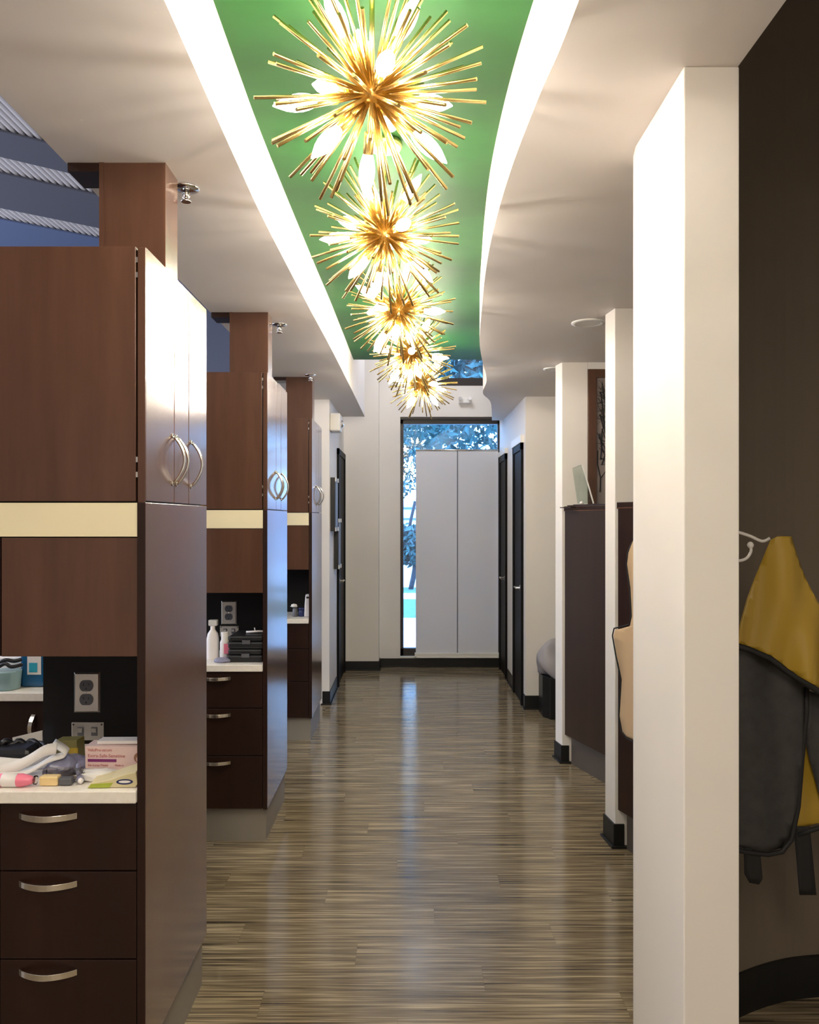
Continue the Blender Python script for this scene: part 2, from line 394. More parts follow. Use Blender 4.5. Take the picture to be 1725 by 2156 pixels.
def make_tower():
    t = thing('cabinet_tower', (XR, Y0, 0), 'nearest, largest brown cabinet tower on the left, with arched door handles', 'cabinet', 'cabinet towers along the left of the corridor')
    XL = -1.27
    c = B(); c.box(XL, XR - .02, Y0 + .02, Y0 + D - .002, .17, .848)             # drawer carcass
    c.box(-1.175, XR - .02, Y0 + .62 - .17, Y0 + D - .002, .848, 1.232)
    c.box(XL, XR - .02, Y0 + .021, Y0 + D - .002, 1.232, 2.318)
    c.build('carcass', 'wood_dark', t)
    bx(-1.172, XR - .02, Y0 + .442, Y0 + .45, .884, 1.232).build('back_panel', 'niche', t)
    bx(-1.25, XR - .013, Y0 + .035, Y0 + D - .012, 0, .17).build('toe_kick', 'kick', t)
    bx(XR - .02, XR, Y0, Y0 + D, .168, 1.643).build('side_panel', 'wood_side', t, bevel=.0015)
    bx(XR - .02, XR - .0005, Y0, Y0 + .004, 1.643, 2.318).build('edge_strip', 'wood', t)
    bx(XR - .0215, XR - .0003, Y0 - .0012, Y0 + .0006, .168, 1.643).build('edge_strip', 'wood_dark', t)
    bx(XL, XR - .026, Y0, Y0 + .02, 1.646, 2.322).build('upper_panel', 'wood', t, bevel=.0015)
    bx(XL, XR - .022, Y0 + .002, Y0 + .02, 1.552, 1.642).build('band', 'cream', t, bevel=.001)
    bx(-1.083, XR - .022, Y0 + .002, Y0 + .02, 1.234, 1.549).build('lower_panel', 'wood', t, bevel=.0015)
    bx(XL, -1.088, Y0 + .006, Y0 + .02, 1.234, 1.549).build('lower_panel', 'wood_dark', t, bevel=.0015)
    for i, (z0, z1) in enumerate([(.668, .845), (.434, .664), (.172, .430)]):
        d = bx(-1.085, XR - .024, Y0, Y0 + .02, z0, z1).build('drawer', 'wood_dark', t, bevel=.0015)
        zh = (.814, .634, .400)[i]
        h = B(); arc_handle(h, (-1.034, Y0, zh), (-.880, Y0, zh), (0, -1, 0), .03, .016, .004)
        h.build('handle', 'nickel', d, bevel=.0008)
    for k, (ya, yb, hy) in enumerate([(.004, .262, .243), (.264, .418, .283), (.421, D, .445)]):
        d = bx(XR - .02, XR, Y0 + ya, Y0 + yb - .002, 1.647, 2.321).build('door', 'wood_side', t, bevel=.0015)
        h = B(); za, zb = 1.703, 1.845
        pts = [(XR + .002 + .034 * math.sin(PI * i / 14) ** .85 if 0 < i < 14 else XR, Y0 + hy, za + (zb - za) * i / 14) for i in range(15)]
        h.tube(pts, .0045, 8); h.lathe([(.007, 0), (.007, .003)], (XR, Y0 + hy, za), (1, 0, 0), 10); h.lathe([(.007, 0), (.007, .003)], (XR, Y0 + hy, zb), (1, 0, 0), 10)
        h.build('handle', 'chrome', d)
    for z in (2.28, 2.24, 1.75, 1.71):
        bx(XR - .026, XR - .021, Y0 + .001, Y0 + .006, z, z + .014).build('hinge', 'nickel', t)
    return t
T1 = make_tower()
T2 = copy_tree(T1); T2.location.y = 3.975; T2['label'] = 'middle dark brown cabinet tower on the left, holding stacked black cases in its niche'
T3 = copy_tree(T1); T3.location.y = 5.79; T3['label'] = 'farthest dark brown cabinet tower on the left, next to the white wall corner'
YT = [Y0, 3.975, 5.79]
# worktops and columns
wl = ['long white worktop edge in the nearest cabinet niche, cluttered with packets', 'white worktop in the middle tower niche under the black cases', 'white worktop in the farthest tower niche under a small white bag']
for i, y in enumerate(YT):
    o = bx(-1.6 if i == 0 else -1.27, XR - .022, y - .012, y + .441, .848, .881).build('worktop', 'counter', bevel=.003)
    tag(o, wl[i], 'worktop', 'white worktops in the cabinet niches')
cl = ['nearest square wood-clad column between cabinet top and ceiling', 'middle square wood-clad column rising behind the second cabinet tower', 'farthest short wood-clad column above the last cabinet tower']
for i, y in enumerate([2.325, 4.01, 5.84]):
    t = thing('column', (-.79, y, 2.322), cl[i], 'column', 'wood-clad columns above the towers')
    zb = 2.322
    bx(-.893, -.707, y, y + .12, zb, ZS).build('cladding', 'wood', t)
    bx(-.893, -.880, y - .003, y, zb, ZS).build('corner_strip', 'wood', t)
    bx(-.707, -.703, y + .0, y + .12, zb, ZS).build('side_cladding', 'wood_side', t)
    bx(-.985, -.893, y, y + .12, 2.60, ZS).build('top_rail', 'wood_dark', t)

# base cabinet left of the nearest tower, and the unit behind it
t = thing('base_cabinet', (-1.45, 2.2, 0), 'dark brown base cabinet at the left frame edge beside the nearest tower', 'cabinet')
bx(-1.6, -1.28, 2.16, 2.58, .1, .848).build('carcass', 'wood_dark', t)
for z0, z1 in ((.612, .845), (.38, .608), (.104, .376)):
    bx(-1.6, -1.092, 2.142, 2.159, z0, z1).build('drawer', 'wood_dark', t, bevel=.0015)
bx(-1.6, -1.28, 2.2, 2.56, 0, .1).build('toe_kick', 'kick', t)
t = thing('side_unit', (-2.0, 3.6, 0), 'low dark cabinet with white top seen through the gap left of the nearest niche', 'cabinet')
bx(-2.7, -1.46, 3.36, 3.9, .1, .846).build('carcass', 'wood_dark', t)
bx(-2.7, -1.46, 3.4, 3.9, 0, .1).build('toe_kick', 'kick', t)
d = bx(-1.80, -1.46, 3.342, 3.36, .11, .843).build('door', 'wood_dark', t, bevel=.0015)
h = B(); arc_handle(h, (-1.565, 3.342, .70), (-1.555, 3.342, .79), (0, -1, 0), .026, .016, .004); h.build('handle', 'nickel', d)
tag(bx(-2.72, -1.45, 3.33, 3.9, .846, .881).build('worktop', 'counter', bevel=.003), 'white worktop with mouthwash and teal cup, seen through the gap on the left', 'worktop')

# ------------------------------------------------------------------ right oblique cabinets
DV = Vector((.31, -.951, 0)).normalized(); NV = Vector((.951, .31, 0)).normalized()
def oblique(p0, length, depth, z0, z1, off=0, s0=0):
    p0 = Vector((p0[0], p0[1], 0)); a = p0 + DV * s0 + NV * off; b = p0 + DV * length + NV * off
    c = b + NV * depth; d = a + Vector((depth / .951, 0, 0))
    return [(q.x, q.y) for q in (a, b, c, d)], z0, z1
def right_cab(p0, length, label):
    t = thing('storage_cabinet', (p0[0], p0[1], 0), label, 'cabinet', 'brown cabinets along the right')
    p, a, b = oblique(p0, length, .30, .19, 1.655, .018, .01); B().prism(p, a, b).build('carcass', 'wood_dark', t)
    p, a, b = oblique(p0, length, .018, .19, 1.65, 0, .005); B().prism(p, a, b).build('front_panel', 'wood_dark' if length < 1.1 else 'wood_mid', t, bevel=.002)
    p, a, b = oblique(p0, length, .26, 0, .19, .04, .02); B().prism(p, a, b).build('toe_kick', 'kick_dark', t)
    p, a, b = oblique(p0, length, .32, 1.655, 1.68, -.004, .0); B().prism(p, a, b).build('top', 'wood_dark', t, bevel=.002)
    p, a, b = oblique(p0, length, .01, 1.648, 1.655, -.003, .0); B().prism(p, a, b).build('edge_trim', 'wood', t)
    return t
right_cab((1.008, 3.915), .98, 'tall brown cabinet panel on the right with a tan apron hanging on it')
right_cab((1.012, 5.275), 1.1, 'tall brown cabinet on the right with a clear sign holder on top')

# branch panel in the partition
t = thing('branch_panel', (1.45, 5.3, 1.62), 'brown framed decorative panel with dark twigs, set in the white partition', 'screen')
f = B(); f.box(1.169, 1.225, 5.282, 5.33, 1.685, 2.578); f.box(1.225, 1.75, 5.282, 5.33, 2.525, 2.578)
f.build('frame', 'wood', t, bevel=.002)
mt['resin'] = M('pale_resin', (.30, .25, .23), .35)
bx(1.225, 1.749, 5.31, 5.318, 1.685, 2.525).build('panel', 'resin', t)
tw = B(); rnd = random.Random(3)
def twig(x, z, ang, ln, r):
    pts = [(x, 5.305, z)]
    for i in range(6):
        ang += rnd.uniform(-.35, .35); x += math.sin(ang) * ln / 6; z += math.cos(ang) * ln / 6
        if not (1.232 < x < 1.74 and 1.69 < z < 2.515): break
        pts.append((x, 5.305, z))
    if len(pts) > 1:
        tw.tube(pts, [r * (1 - .6 * i / 6) for i in range(len(pts))], 5)
        if ln > .15:
            for q in pts[1:-1]: 
                if rnd.random() < .6: twig(q[0], q[2], ang + rnd.choice((-.6, .6)), ln * .5, r * .6)
for i in range(60): twig(1.235 + rnd.random() * .5, 1.70 + rnd.random() * .6, rnd.uniform(-.3, .3), .55, .005)
tw.build('twigs', 'black', t)

# ------------------------------------------------------------------ chandeliers
ZH = 2.58
def make_chandelier():
    t = thing('chandelier', (0, 0, 0), '', 'chandelier', 'brass sputnik chandeliers under the green ceiling')
    B().lathe([(.055, .0), (.060, .004), (.060, .018), (.054, .022)], (0, 0, ZG - ZH - .0225), n=24).build('canopy', 'brass', t)
    B().tube([(0, 0, .02), (0, 0, ZG - ZH - .02)], .006, 8).build('stem', 'brass', t)
    B().lathe([(.006, -.030), (.02, -.025), (.028, -.012), (.030, 0), (.028, .012), (.02, .025), (.006, .030)], n=16).build('hub', 'brass_dark', t)
    v = Vector((-.05, .885, .463)).normalized(); r = Vector((1, 0, 0)); u = Vector((0, -.463, .885))
    bl = [(-.42, .86, -.1), (.47, .84, .05), (-.12, .55, .7), (.16, .33, -.9), (-.97, -.10, -.15), (.80, -.10, .5),
          (-.55, -.50, -.55), (-.08, -.85, .1), (.72, -.60, -.2), (-.65, .1, .75), (.25, -.35, .9)]
    bdirs = []
    for a, b, c in bl:
        d = (r * a + u * b + v * c).normalized(); bdirs.append(d)
    # one rod mesh along +Z, reused
    rb = B().tube([(0, 0, .02), (0, 0, .266)], .0041, 7)
    ob = B().lathe([(.0022, 0), (.0022, .0004)], (0, 0, .2801), n=7)
    socket = B().tube([(0, 0, .025), (0, 0, .085)], .0045, 8); socket.lathe([(.011, .08), (.0125, .083), (.0125, .128), (.010, .130)], n=12)
    bulb = B().lathe([(.0115, .130), (.0135, .136), (.0175, .150), (.0195, .165), (.0185, .182), (.0145, .200), (.0085, .214), (.004, .224), (.001, .230)], n=14)
    def inst(o, d):
        o.rotation_mode = 'QUATERNION'; o.rotation_quaternion = Vector((0, 0, 1)).rotation_difference(d)
    first = {}
    for d in bdirs:
        for nm, bb, m in (('socket', socket, 'brass'), ('bulb', bulb, 'bulb')):
            if nm not in first:
                o = bb.build(nm, m, t); first[nm] = o
                if nm == 'bulb': fil = B().tube([(0, 0, .150), (0, 0, .182)], .003, 6).build('filament', 'filament', o)
            else:
                o = first[nm].copy(); COL.objects.link(o); o.parent = t
                if nm == 'bulb': f2 = fil.copy(); COL.objects.link(f2); f2.parent = o
            inst(o, d)
    N = 104; rod = None; cnt = 0; rr = random.Random(5)
    for i in range(N):
        z = 1 - 2 * (i + .5) / N; ph = i * PI * (3 - math.sqrt(5)); q = math.sqrt(1 - z * z)
        d = Vector((q * math.cos(ph), q * math.sin(ph), z)) + Vector((rr.uniform(-.05, .05), rr.uniform(-.05, .05), rr.uniform(-.05, .05))); d.normalize()
        if d.z > .93: continue
        if any(d.dot(e) > .992 for e in bdirs): continue
        s = (1.0, .86, .97, .93, 1.02)[i % 5]
        if d.z * .266 * s > .305: s = .305 / (.266 * d.z)
        if cnt >= 96: break
        if rod is None: rod = rb.build('rod', 'brass', t); o = rod
        else: o = rod.copy(); COL.objects.link(o); o.parent = t
        inst(o, d); o.scale = (1, 1, s); cnt += 1
    return t
CH = [(-.092, 1.98), (-.09, 2.96), (-.052, 4.02), (.009, 5.05), (.095, 6.22), (-.07, .93), (-.05, -.15)]  # last two are unseen extras, added to light the foreground
chl = ['largest, nearest starburst chandelier of brass rods and lit bulbs, at the top of the picture',
       'second nearest brass starburst chandelier, just below the biggest one',
       'third brass starburst chandelier from the front, in the middle of the row',
       'fourth brass starburst chandelier, last but one before the window',
       'smallest, farthest brass starburst chandelier in front of the end window',
       'added brass starburst chandelier, unseen overhead, lighting the foreground',
       'added brass starburst chandelier, unseen behind the viewer, lighting the foreground']
ch0 = make_chandelier()
for i, (x, y) in enumerate(CH):
    c = ch0 if i == 0 else copy_tree(ch0)
    c.location = (x * .942, y * .942, ZH); c.rotation_euler.z = 0 if i == 0 else (.5 * i if i != 1 else .18); c['label'] = chl[i]

# ------------------------------------------------------------------ ceiling and wall fittings
def sprinkler(p, label):
    t = thing('sprinkler', p, label, 'sprinkler', 'ceiling sprinklers on the left soffit')
    x, y, z = p
    B().lathe([(.042, 0), (.039, -.006), (.014, -.009)][::-1], p, n=22).build('escutcheon', 'chrome', t)
    b = B(); b.lathe([(.006, -.034), (.009, -.009)], p, n=10); b.tube([(x - .008, y, z - .01), (x - .011, y, z - .028), (x, y, z - .042)], .0018, 6); b.tube([(x + .008, y, z - .01), (x + .011, y, z - .028), (x, y, z - .042)], .0018, 6)
    b.build('head', 'chrome', t)
    B().lathe([(.015, -.045), (.016, -.043), (.015, -.041)], p, n=16).build('deflector', 'chrome', t)
for p, l in (((-.692, 2.50, ZS), 'nearest chrome sprinkler head beside the first wood column'), ((-.687, 4.26, ZS), 'chrome sprinkler head beside the second wood column'), ((-.705, 5.75, ZS), 'small far chrome sprinkler head above the last wood column')):
    sprinkler(p, l)
def downlight(p, r, label):
    t = thing('downlight', p, label, 'light', 'recessed downlights in the right soffit')
    B().lathe([(r * .72, -.004), (r * .8, -.009), (r, -.004), (r, 0)], p, n=28).build('trim_ring', 'white', t)
    B().lathe([(.002, -.003), (r * .72, -.003)], p, n=28).build('lens', 'grey_plastic', t)
downlight((.935, 4.22, ZS), .088, 'larger, nearer round recessed light beside the middle white wing wall')
downlight((.985, 5.52, ZS), .07, 'smaller, farther round recessed light beyond the white partition')
# fire strobe
t = thing('fire_alarm', (-.69, 7.2, 2.38), 'white fire alarm strobe high on the left wall near the dark door', 'alarm')
bx(-.69, -.60, 6.98, 7.18, 2.36, 2.515).build('housing', 'white', t, bevel=.012)
B().lathe([(.035, 0), (.033, .01), (.02, .02), (.003, .024)], (-.60, 7.1, 2.43), (1, 0, 0), 16).build('strobe_lens', 'chrome', t)
bx(-.682, -.615, 6.979, 6.981, 2.375, 2.50).build('side_cover', 'white', t)
t = thing('emergency_light', (.57, 8.72, 2.87), 'small white emergency light on the header above the end window', 'light')
bx(.53, .66, 8.67, 8.72, 2.84, 2.90).build('housing', 'white', t, bevel=.008)
for x in (.545, .645): B().lathe([(.012, 0), (.02, .02), (.02, .03)], (x, 8.672, 2.885), (0, -1, 0.1), 12).build('lamp_head', 'chrome', t)
# dark wall files
def frame_piece(y0, y1, z0, z1, label):
    t = thing('wall_frame', (-.69, y0, z0), label, 'picture frame', 'dark frames on the left end wall')
    b = B(); b.box(-.69, -.648, y0, y1, z0, z1); b.build('frame', 'black', t, bevel=.003)
    bx(-.648, -.646, y0 + .04, y1 - .04, z0 + .05, z1 - .05).build('picture', 'grey_plastic', t)
    for yy in (y0, y1 - .035):
        for zz in (z0, z1 - .035):
            B().box(-.6485, -.640, yy, yy + .035, zz, zz + .035).build('corner_clip', 'white', t)
frame_piece(7.04, 7.30, 1.49, 1.96, 'upper dark frame with metal corners on the left end wall')
frame_piece(7.36, 7.60, 1.14, 1.60, 'lower dark frame with metal corners next to the left door')

# ------------------------------------------------------------------ shade
t = thing('roller_shade', (.52, 8.69, 2.34), 'white two-panel shade covering most of the end window', 'shade')
bx(.068, .513, 8.688, 8.694, .16, 2.335).build('fabric', 'shade', t)
bx(.519, .955, 8.688, 8.694, .16, 2.335).build('fabric', 'shade', t)
bx(.511, .521, 8.682, 8.69, .15, 2.40).build('center_strip', 'grey_wall', t)
B().tube([(.068, 8.69, 2.337), (.955, 8.69, 2.337)], .010, 8).build('top_rail', 'nickel', t)
b = B(); b.box(.055, .962, 8.655, 8.70, .12, .158); b.box(.075, .955, 8.65, 8.70, .106, .12); b.build('bottom_bar', 'white', t, bevel=.003)

# ------------------------------------------------------------------ outlets and plates in niches
def duplex(x, y, z, label):
    t = thing('power_outlet', (x, y, z), label, 'outlet', 'duplex outlets in the cabinet niches')
    w2, h2 = .0425, .065
    b = B(); vs = [(x - w2, y, z - h2), (x + w2, y, z - h2), (x + w2, y, z + h2), (x - w2, y, z + h2), (x - w2 + .006, y - .006, z - h2 + .006), (x + w2 - .006, y - .006, z - h2 + .006), (x + w2 - .006, y - .006, z + h2 - .006), (x - w2 + .006, y - .006, z + h2 - .006)]
    b.add(vs, [(3, 2, 1, 0), (4, 5, 6, 7), (0, 1, 5, 4), (1, 2, 6, 5), (2, 3, 7, 6), (3, 0, 4, 7)]); b.build('cover_plate', 'steel_plate', t, bevel=.001)
    for dz in (.022, -.022):
        b = B(); pts = []
        for k in range(24):
            a = 2 * PI * k / 24; pts.append((x + .0215 * math.cos(a), z + dz + max(-.0175, min(.0175, .0215 * math.sin(a)))))
        b.prism_y(pts, y - .009, y - .005); s = b.build('socket', 'grey_plastic', t)
        h = B(); h.box(x - .0095, x - .007, y - .0095, y - .0088, z + dz, z + dz + .009); h.box(x + .007, x + .0095, y - .0095, y - .0088, z + dz + .001, z + dz + .008)
        h.lathe([(.003, 0), (.003, .0006)], (x, y - .009, z + dz - .009), (0, -1, 0), 10); h.build('slots', 'black', s)
    B().lathe([(.003, 0), (.0028, .001)], (x, y - .006, z), (0, -1, 0), 10).build('screw', 'chrome', t)
def data_plate(x, y, z, label):
    t = thing('data_plate', (x, y, z), label, 'wall plate', 'small metal plates in the cabinet niches')
    bx(x - .052, x + .052, y - .005, y, z - .029, z + .029).build('cover_plate', 'steel_plate', t, bevel=.004)
    for dx in (-.022, .022):
        s = bx(x + dx - .010, x + dx + .010, y - .007, y - .004, z - .014, z + .014).build('port', 'grey_plastic', t, bevel=.001)
        bx(x + dx - .007, x + dx + .007, y - .012, y - .007, z - .002, z + .011).build('toggle', 'steel_plate', s, bevel=.001)
    for dx in (-.045, .045):
        for dz in (-.022, .022): B().lathe([(.003, 0), (.003, .001)], (x + dx, y - .005, z + dz), (0, -1, 0), 8).build('screw', 'black', t)
ol = ['large duplex outlet on the dark niche back of the nearest tower', 'duplex outlet above the black cases in the middle niche']
yb = [y + .442 for y in YT]
duplex(-1.031, yb[0], 1.045, ol[0]); duplex(-.988, yb[1], 1.086, ol[1])
data_plate(-1.028, yb[0], .921, 'small steel plate with two toggles under the nearest outlet'); data_plate(-.985, yb[1], .985, 'small steel plate partly hidden behind the black cases')

# ------------------------------------------------------------------ soft and small things
def sheet(outline, Yd, m, name, parent=None, thick=.004, fold=None, step=.02):
    """cloth or film with an outline in x,z and a fold function for its depth"""
    import bmesh
    bm = bmesh.new(); vs = [bm.verts.new((x, 0, z)) for x, z in outline]; bm.faces.new(vs)
    xs = [p[0] for p in outline]; zs = [p[1] for p in outline]
    for k in range(1, int((max(xs) - min(xs)) / step) + 1):
        bmesh.ops.bisect_plane(bm, geom=bm.verts[:] + bm.edges[:] + bm.faces[:], plane_co=(min(xs) + k * step, 0, 0), plane_no=(1, 0, 0))
    for k in range(1, int((max(zs) - min(zs)) / step) + 1):
        bmesh.ops.bisect_plane(bm, geom=bm.verts[:] + bm.edges[:] + bm.faces[:], plane_co=(0, 0, min(zs) + k * step), plane_no=(0, 0, 1))
    off = WL.get(parent.name, Vector()) if parent else Vector()
    for v in bm.verts:
        x, z = v.co.x, v.co.z
        v.co = Vector((x, Yd + (fold(x, z) if fold else 0), z)) - off
    bmesh.ops.recalc_face_normals(bm, faces=bm.faces)
    me = bpy.data.meshes.new(name); bm.to_mesh(me); bm.free()
    for p in me.polygons: p.use_smooth = True
    me.materials.append(mt[m] if isinstance(m, str) else m)
    o = bpy.data.objects.new(name, me); COL.objects.link(o); o.parent = parent; WL[o.name] = off
    md = o.modifiers.new('solid', 'SOLIDIFY'); md.thickness = thick; md.offset = 0
    return o
def pxz(pts, Yd): return [(P(x, y, Yd).x, P(x, y, Yd).z) for x, y in pts]

mt['gold_cloth'] = M('gold_apron_vinyl', (.36, .23, .022), .36)
mt['char_cloth'] = M_noise('charcoal_apron_cloth', (.022, .021, .02), (.038, .036, .034), (30, 30, 30), .5)
mt['blk_cloth'] = M('black_binding', (.006, .006, .006), .7)
mt['tan_cloth'] = M('tan_apron_vinyl', (.50, .35, .20), .5)
# right apron
YA = 2.14
t = thing('lead_apron', P(1630, 1135, YA), 'gold and charcoal x-ray apron draped over the white hook on the right', 'apron')
fg = lambda x, z: -.012 - .030 * math.exp(-((x - .975 - (1.53 - z) * .18) / .045) ** 2) + .010 * math.sin((x - .9) * 60 + (1.5 - z) * 8) * min(1, (1.56 - z) * 4)
gold = pxz([(1612, 1136), (1624, 1128), (1652, 1129), (1662, 1160), (1690, 1220), (1725, 1292), (1760, 1350), (1800, 1440), (1800, 1502), (1752, 1478), (1722, 1450), (1690, 1432), (1650, 1405), (1610, 1375), (1580, 1362), (1550, 1352), (1553, 1320), (1572, 1258), (1596, 1190)], YA)
sheet(gold, YA, 'gold_cloth', 'shoulder_cloth', t, .006, fg, .015)
bpts = [(1546, 1358), (1580, 1368), (1612, 1382), (1650, 1410), (1690, 1438), (1722, 1457), (1752, 1484), (1800, 1510)]
B().tube([P(x, y, YA) + Vector((0, fg(P(x, y, YA).x, P(x, y, YA).z) - .002, 0)) for x, y in bpts], .0085, 8).build('binding', 'blk_cloth', t)
fc = lambda x, z: .012 + .006 * math.sin(x * 55 + z * 4)
ch = pxz([(1540, 1360), (1600, 1372), (1660, 1412), (1700, 1445), (1700, 1500), (1690, 1600), (1682, 1700), (1668, 1765), (1650, 1790), (1620, 1796), (1570, 1790), (1520, 1775), (1500, 1700), (1500, 1420)], YA + .02)
sheet(ch, YA + .02, 'char_cloth', 'body_cloth', t, .008, fc)
B().tube([P(x, y, YA + .02) + Vector((0, .008, 0)) for x, y in [(1702, 1448), (1702, 1500), (1692, 1600), (1684, 1700), (1670, 1770), (1650, 1796), (1620, 1802), (1570, 1796), (1515, 1780)]], .007, 8).build('binding', 'blk_cloth', t)
ch2 = pxz([(1705, 1455), (1830, 1500), (1830, 1720), (1780, 1720), (1735, 1690), (1712, 1600), (1700, 1540)], YA + .05)
sheet(ch2, YA + .05, 'char_cloth', 'rear_cloth', t, .008, fc)
gl = pxz([(1690, 1560), (1820, 1560), (1820, 1735), (1760, 1735), (1725, 1738), (1682, 1752), (1686, 1660)], YA + .075)
sheet(gl, YA + .075, 'gold_cloth', 'lining', t, .006, fc)
B().tube([P(x, y, YA + .07) for x, y in [(1680, 1757), (1725, 1743), (1830, 1740)]], .007, 8).build('binding', 'blk_cloth', t)
sheet(pxz([(1567, 1785), (1600, 1788), (1606, 1850), (1598, 1862), (1578, 1858), (1568, 1840)], YA + .03), YA + .03, 'blk_cloth', 'strap', t, .004)
sheet(pxz([(1672, 1740), (1705, 1740), (1719, 1884), (1684, 1884)], YA + .07), YA + .07, 'blk_cloth', 'strap', t, .004)
# hook on the wing wall
def bez(p, n=12):
    return smooth_curve([tuple(q) for q in p], n)
t = thing('coat_hook', (.752, YA, 1.54), 'white double prong hook on the near wing wall holding the gold apron', 'hook')
bx(.7505, .757, YA - .018, YA + .018, 1.47, 1.59).build('plate', 'white', t, bevel=.003)
B().tube(bez([(.757, YA, 1.568), (.82, YA, 1.572), (.87, YA, 1.564), (.905, YA, 1.553), (.935, YA, 1.540), (.955, YA, 1.548)], 5), .0042, 8).build('upper_prong', 'white', t)
b = B(); b.tube(bez([(.757, YA, 1.512), (.82, YA, 1.494), (.865, YA, 1.488), (.892, YA, 1.494), (.905, YA, 1.512), (.904, YA, 1.528)], 5), .004, 8)
b.lathe([(.002, -.009), (.0065, -.006), (.009, 0), (.0065, .006), (.002, .009)], (.904, YA, 1.53), n=12); b.build('lower_prong', 'white', t)
# tan apron on the middle cabinet
YB = 3.6
t = thing('lead_apron', (1.05, YB, 1.5), 'tan apron on the brown cabinet, partly hidden by the near white wall', 'apron')
ft = lambda x, z: (x - 1.02) * -2.4 + .012 * math.sin(x * 70)
tan = pxz([(1339, 1140), (1350, 1125), (1365, 1200), (1375, 1330), (1375, 1550), (1365, 1566), (1330, 1560), (1324, 1552), (1320, 1520), (1323, 1440), (1316, 1390), (1312, 1350), (1314, 1335), (1335, 1322), (1338, 1300), (1336, 1240), (1331, 1190), (1333, 1165)], YB)
sheet(tan, YB, 'tan_cloth', 'apron_cloth', t, .007, ft)
B().tube([P(x, y, YB) + Vector((0, ft(P(x, y, YB).x, 0), 0)) for x, y in [(1338, 1140), (1331, 1165), (1329, 1190), (1334, 1240), (1336.5, 1300), (1333, 1319), (1312, 1333), (1310, 1350), (1314, 1390), (1321, 1440), (1318, 1520), (1322, 1554), (1330, 1564), (1365, 1570)]], .0035, 6).build('binding', 'blk_cloth', t)
t = thing('coat_hook', (1.03, YB, 1.55), 'small white hook on the brown cabinet above the tan apron', 'hook')
pH = Vector((1.008, 3.915, 1.54)) + DV * .30
B().tube(bez([pH + Vector((.0, 0, .02)), pH - NV * .04 + Vector((0, 0, .0)), pH - NV * .065 + Vector((0, 0, .0)), pH - NV * .075 + Vector((0, 0, .025))], 5), .005, 8).build('prong', 'white', t)
B().lathe([(.012, 0), (.010, .006)], pH + Vector((0, 0, .02)), -NV, 12).build('plate', 'white', t)

# waste bin with grey bag
t = thing('waste_bin', (1.20, 6.6, 0), 'dark waste bin with a crumpled grey bag, against the white wall', 'bin')
b = B(); b.prism([(1.12, 6.43), (1.50, 6.43), (1.50, 6.72), (1.075, 6.72), (1.075, 6.52)], 0, .33); b.build('body', 'rubber', t, bevel=.006)
mt['grey_cloth'] = M('grey_bag', (.30, .28, .29), .5)
b = B(); rb_ = random.Random(4); n = 36; rings = [(.30, .20, 1.0), (.33, .25, 1.08), (.40, .27, 1.1), (.46, .25, 1.0), (.52, .20, .85), (.56, .13, .6), (.59, .05, .4)]
vs = []
for k, (z, r_, s_) in enumerate(rings):
    for i in range(n):
        a = 2 * PI * i / n; rr_ = r_ * (1 + .13 * math.sin(3 * a + k) + .13 * abs(math.sin(4.5 * a + 1.7 * k)) + .12 * abs(math.sin(6.5 * a - 1.3 * k)) - .1 + rb_.uniform(-.05, .05))
        vs.append((1.285 + rr_ * math.cos(a) * .95, 6.575 + rr_ * math.sin(a) * .62, z + .045 * math.sin(2 * a + 1) + .028 * math.sin(5 * a + 2.1 * k) + rb_.uniform(-.014, .014)))
fs = [(k * n + i, k * n + (i + 1) % n, (k + 1) * n + (i + 1) % n, (k + 1) * n + i) for k in range(len(rings) - 1) for i in range(n)] + [tuple(range((len(rings) - 1) * n, len(rings) * n)), tuple(range(n))[::-1]]
b.add(vs, fs, True); b.build('bag', 'grey_cloth', t, sub=1)

# on the far right cabinet top: sign holder and dark folder
t = thing('sign_holder', (1.16, 5.2, 1.68), 'clear tilted sign holder with a bright edge on the far right cabinet top', 'sign holder')
a0, a1 = P(1250, 1060, 5.12), P(1226, 978, 5.12)
B().tube([a0, P(1240, 1025, 5.12), P(1232, 997, 5.12), a1], .0095, 4, flat=(1.0, .5)).build('edge', 'white', t)
v = [a0, a1, a1 + Vector((-.05, .06, -.02)), a0 + Vector((-.09, .06, .0))]
B().add(v + [q + Vector((.004, 0, 0)) for q in v], [(0, 1, 2, 3), (7, 6, 5, 4), (0, 4, 5, 1), (1, 5, 6, 2), (2, 6, 7, 3), (3, 7, 4, 0)]).build('panel', 'acrylic', t)
t = thing('folder', (1.08, 5.1, 1.69), 'dark open folder overhanging the far right cabinet top', 'folder')
z = 1.6805
b = B(); b.prism([(1.02, 5.22), (1.28, 4.56), (1.40, 4.60), (1.14, 5.26)], z, z + .006)
b.prism([(.975, 5.235), (1.008, 5.24), (1.045, 5.07), (1.01, 5.06)], z - .012, z - .006); b.build('cover', 'wood_dark', t)
b = B(); b.prism([(1.05, 5.18), (1.22, 4.75), (1.29, 4.78), (1.12, 5.20)], z + .006, z + .010); b.build('tray', 'black', t)
o = B().lathe([(.012, 0), (.014, .008), (.006, .015), (.001, .017)], P(1225, 1061, 5.1), n=12).build('white_clip', 'white'); o.location.z = 0
tag(o, 'small white clip lying at the foot of the clear sign holder', 'clip')

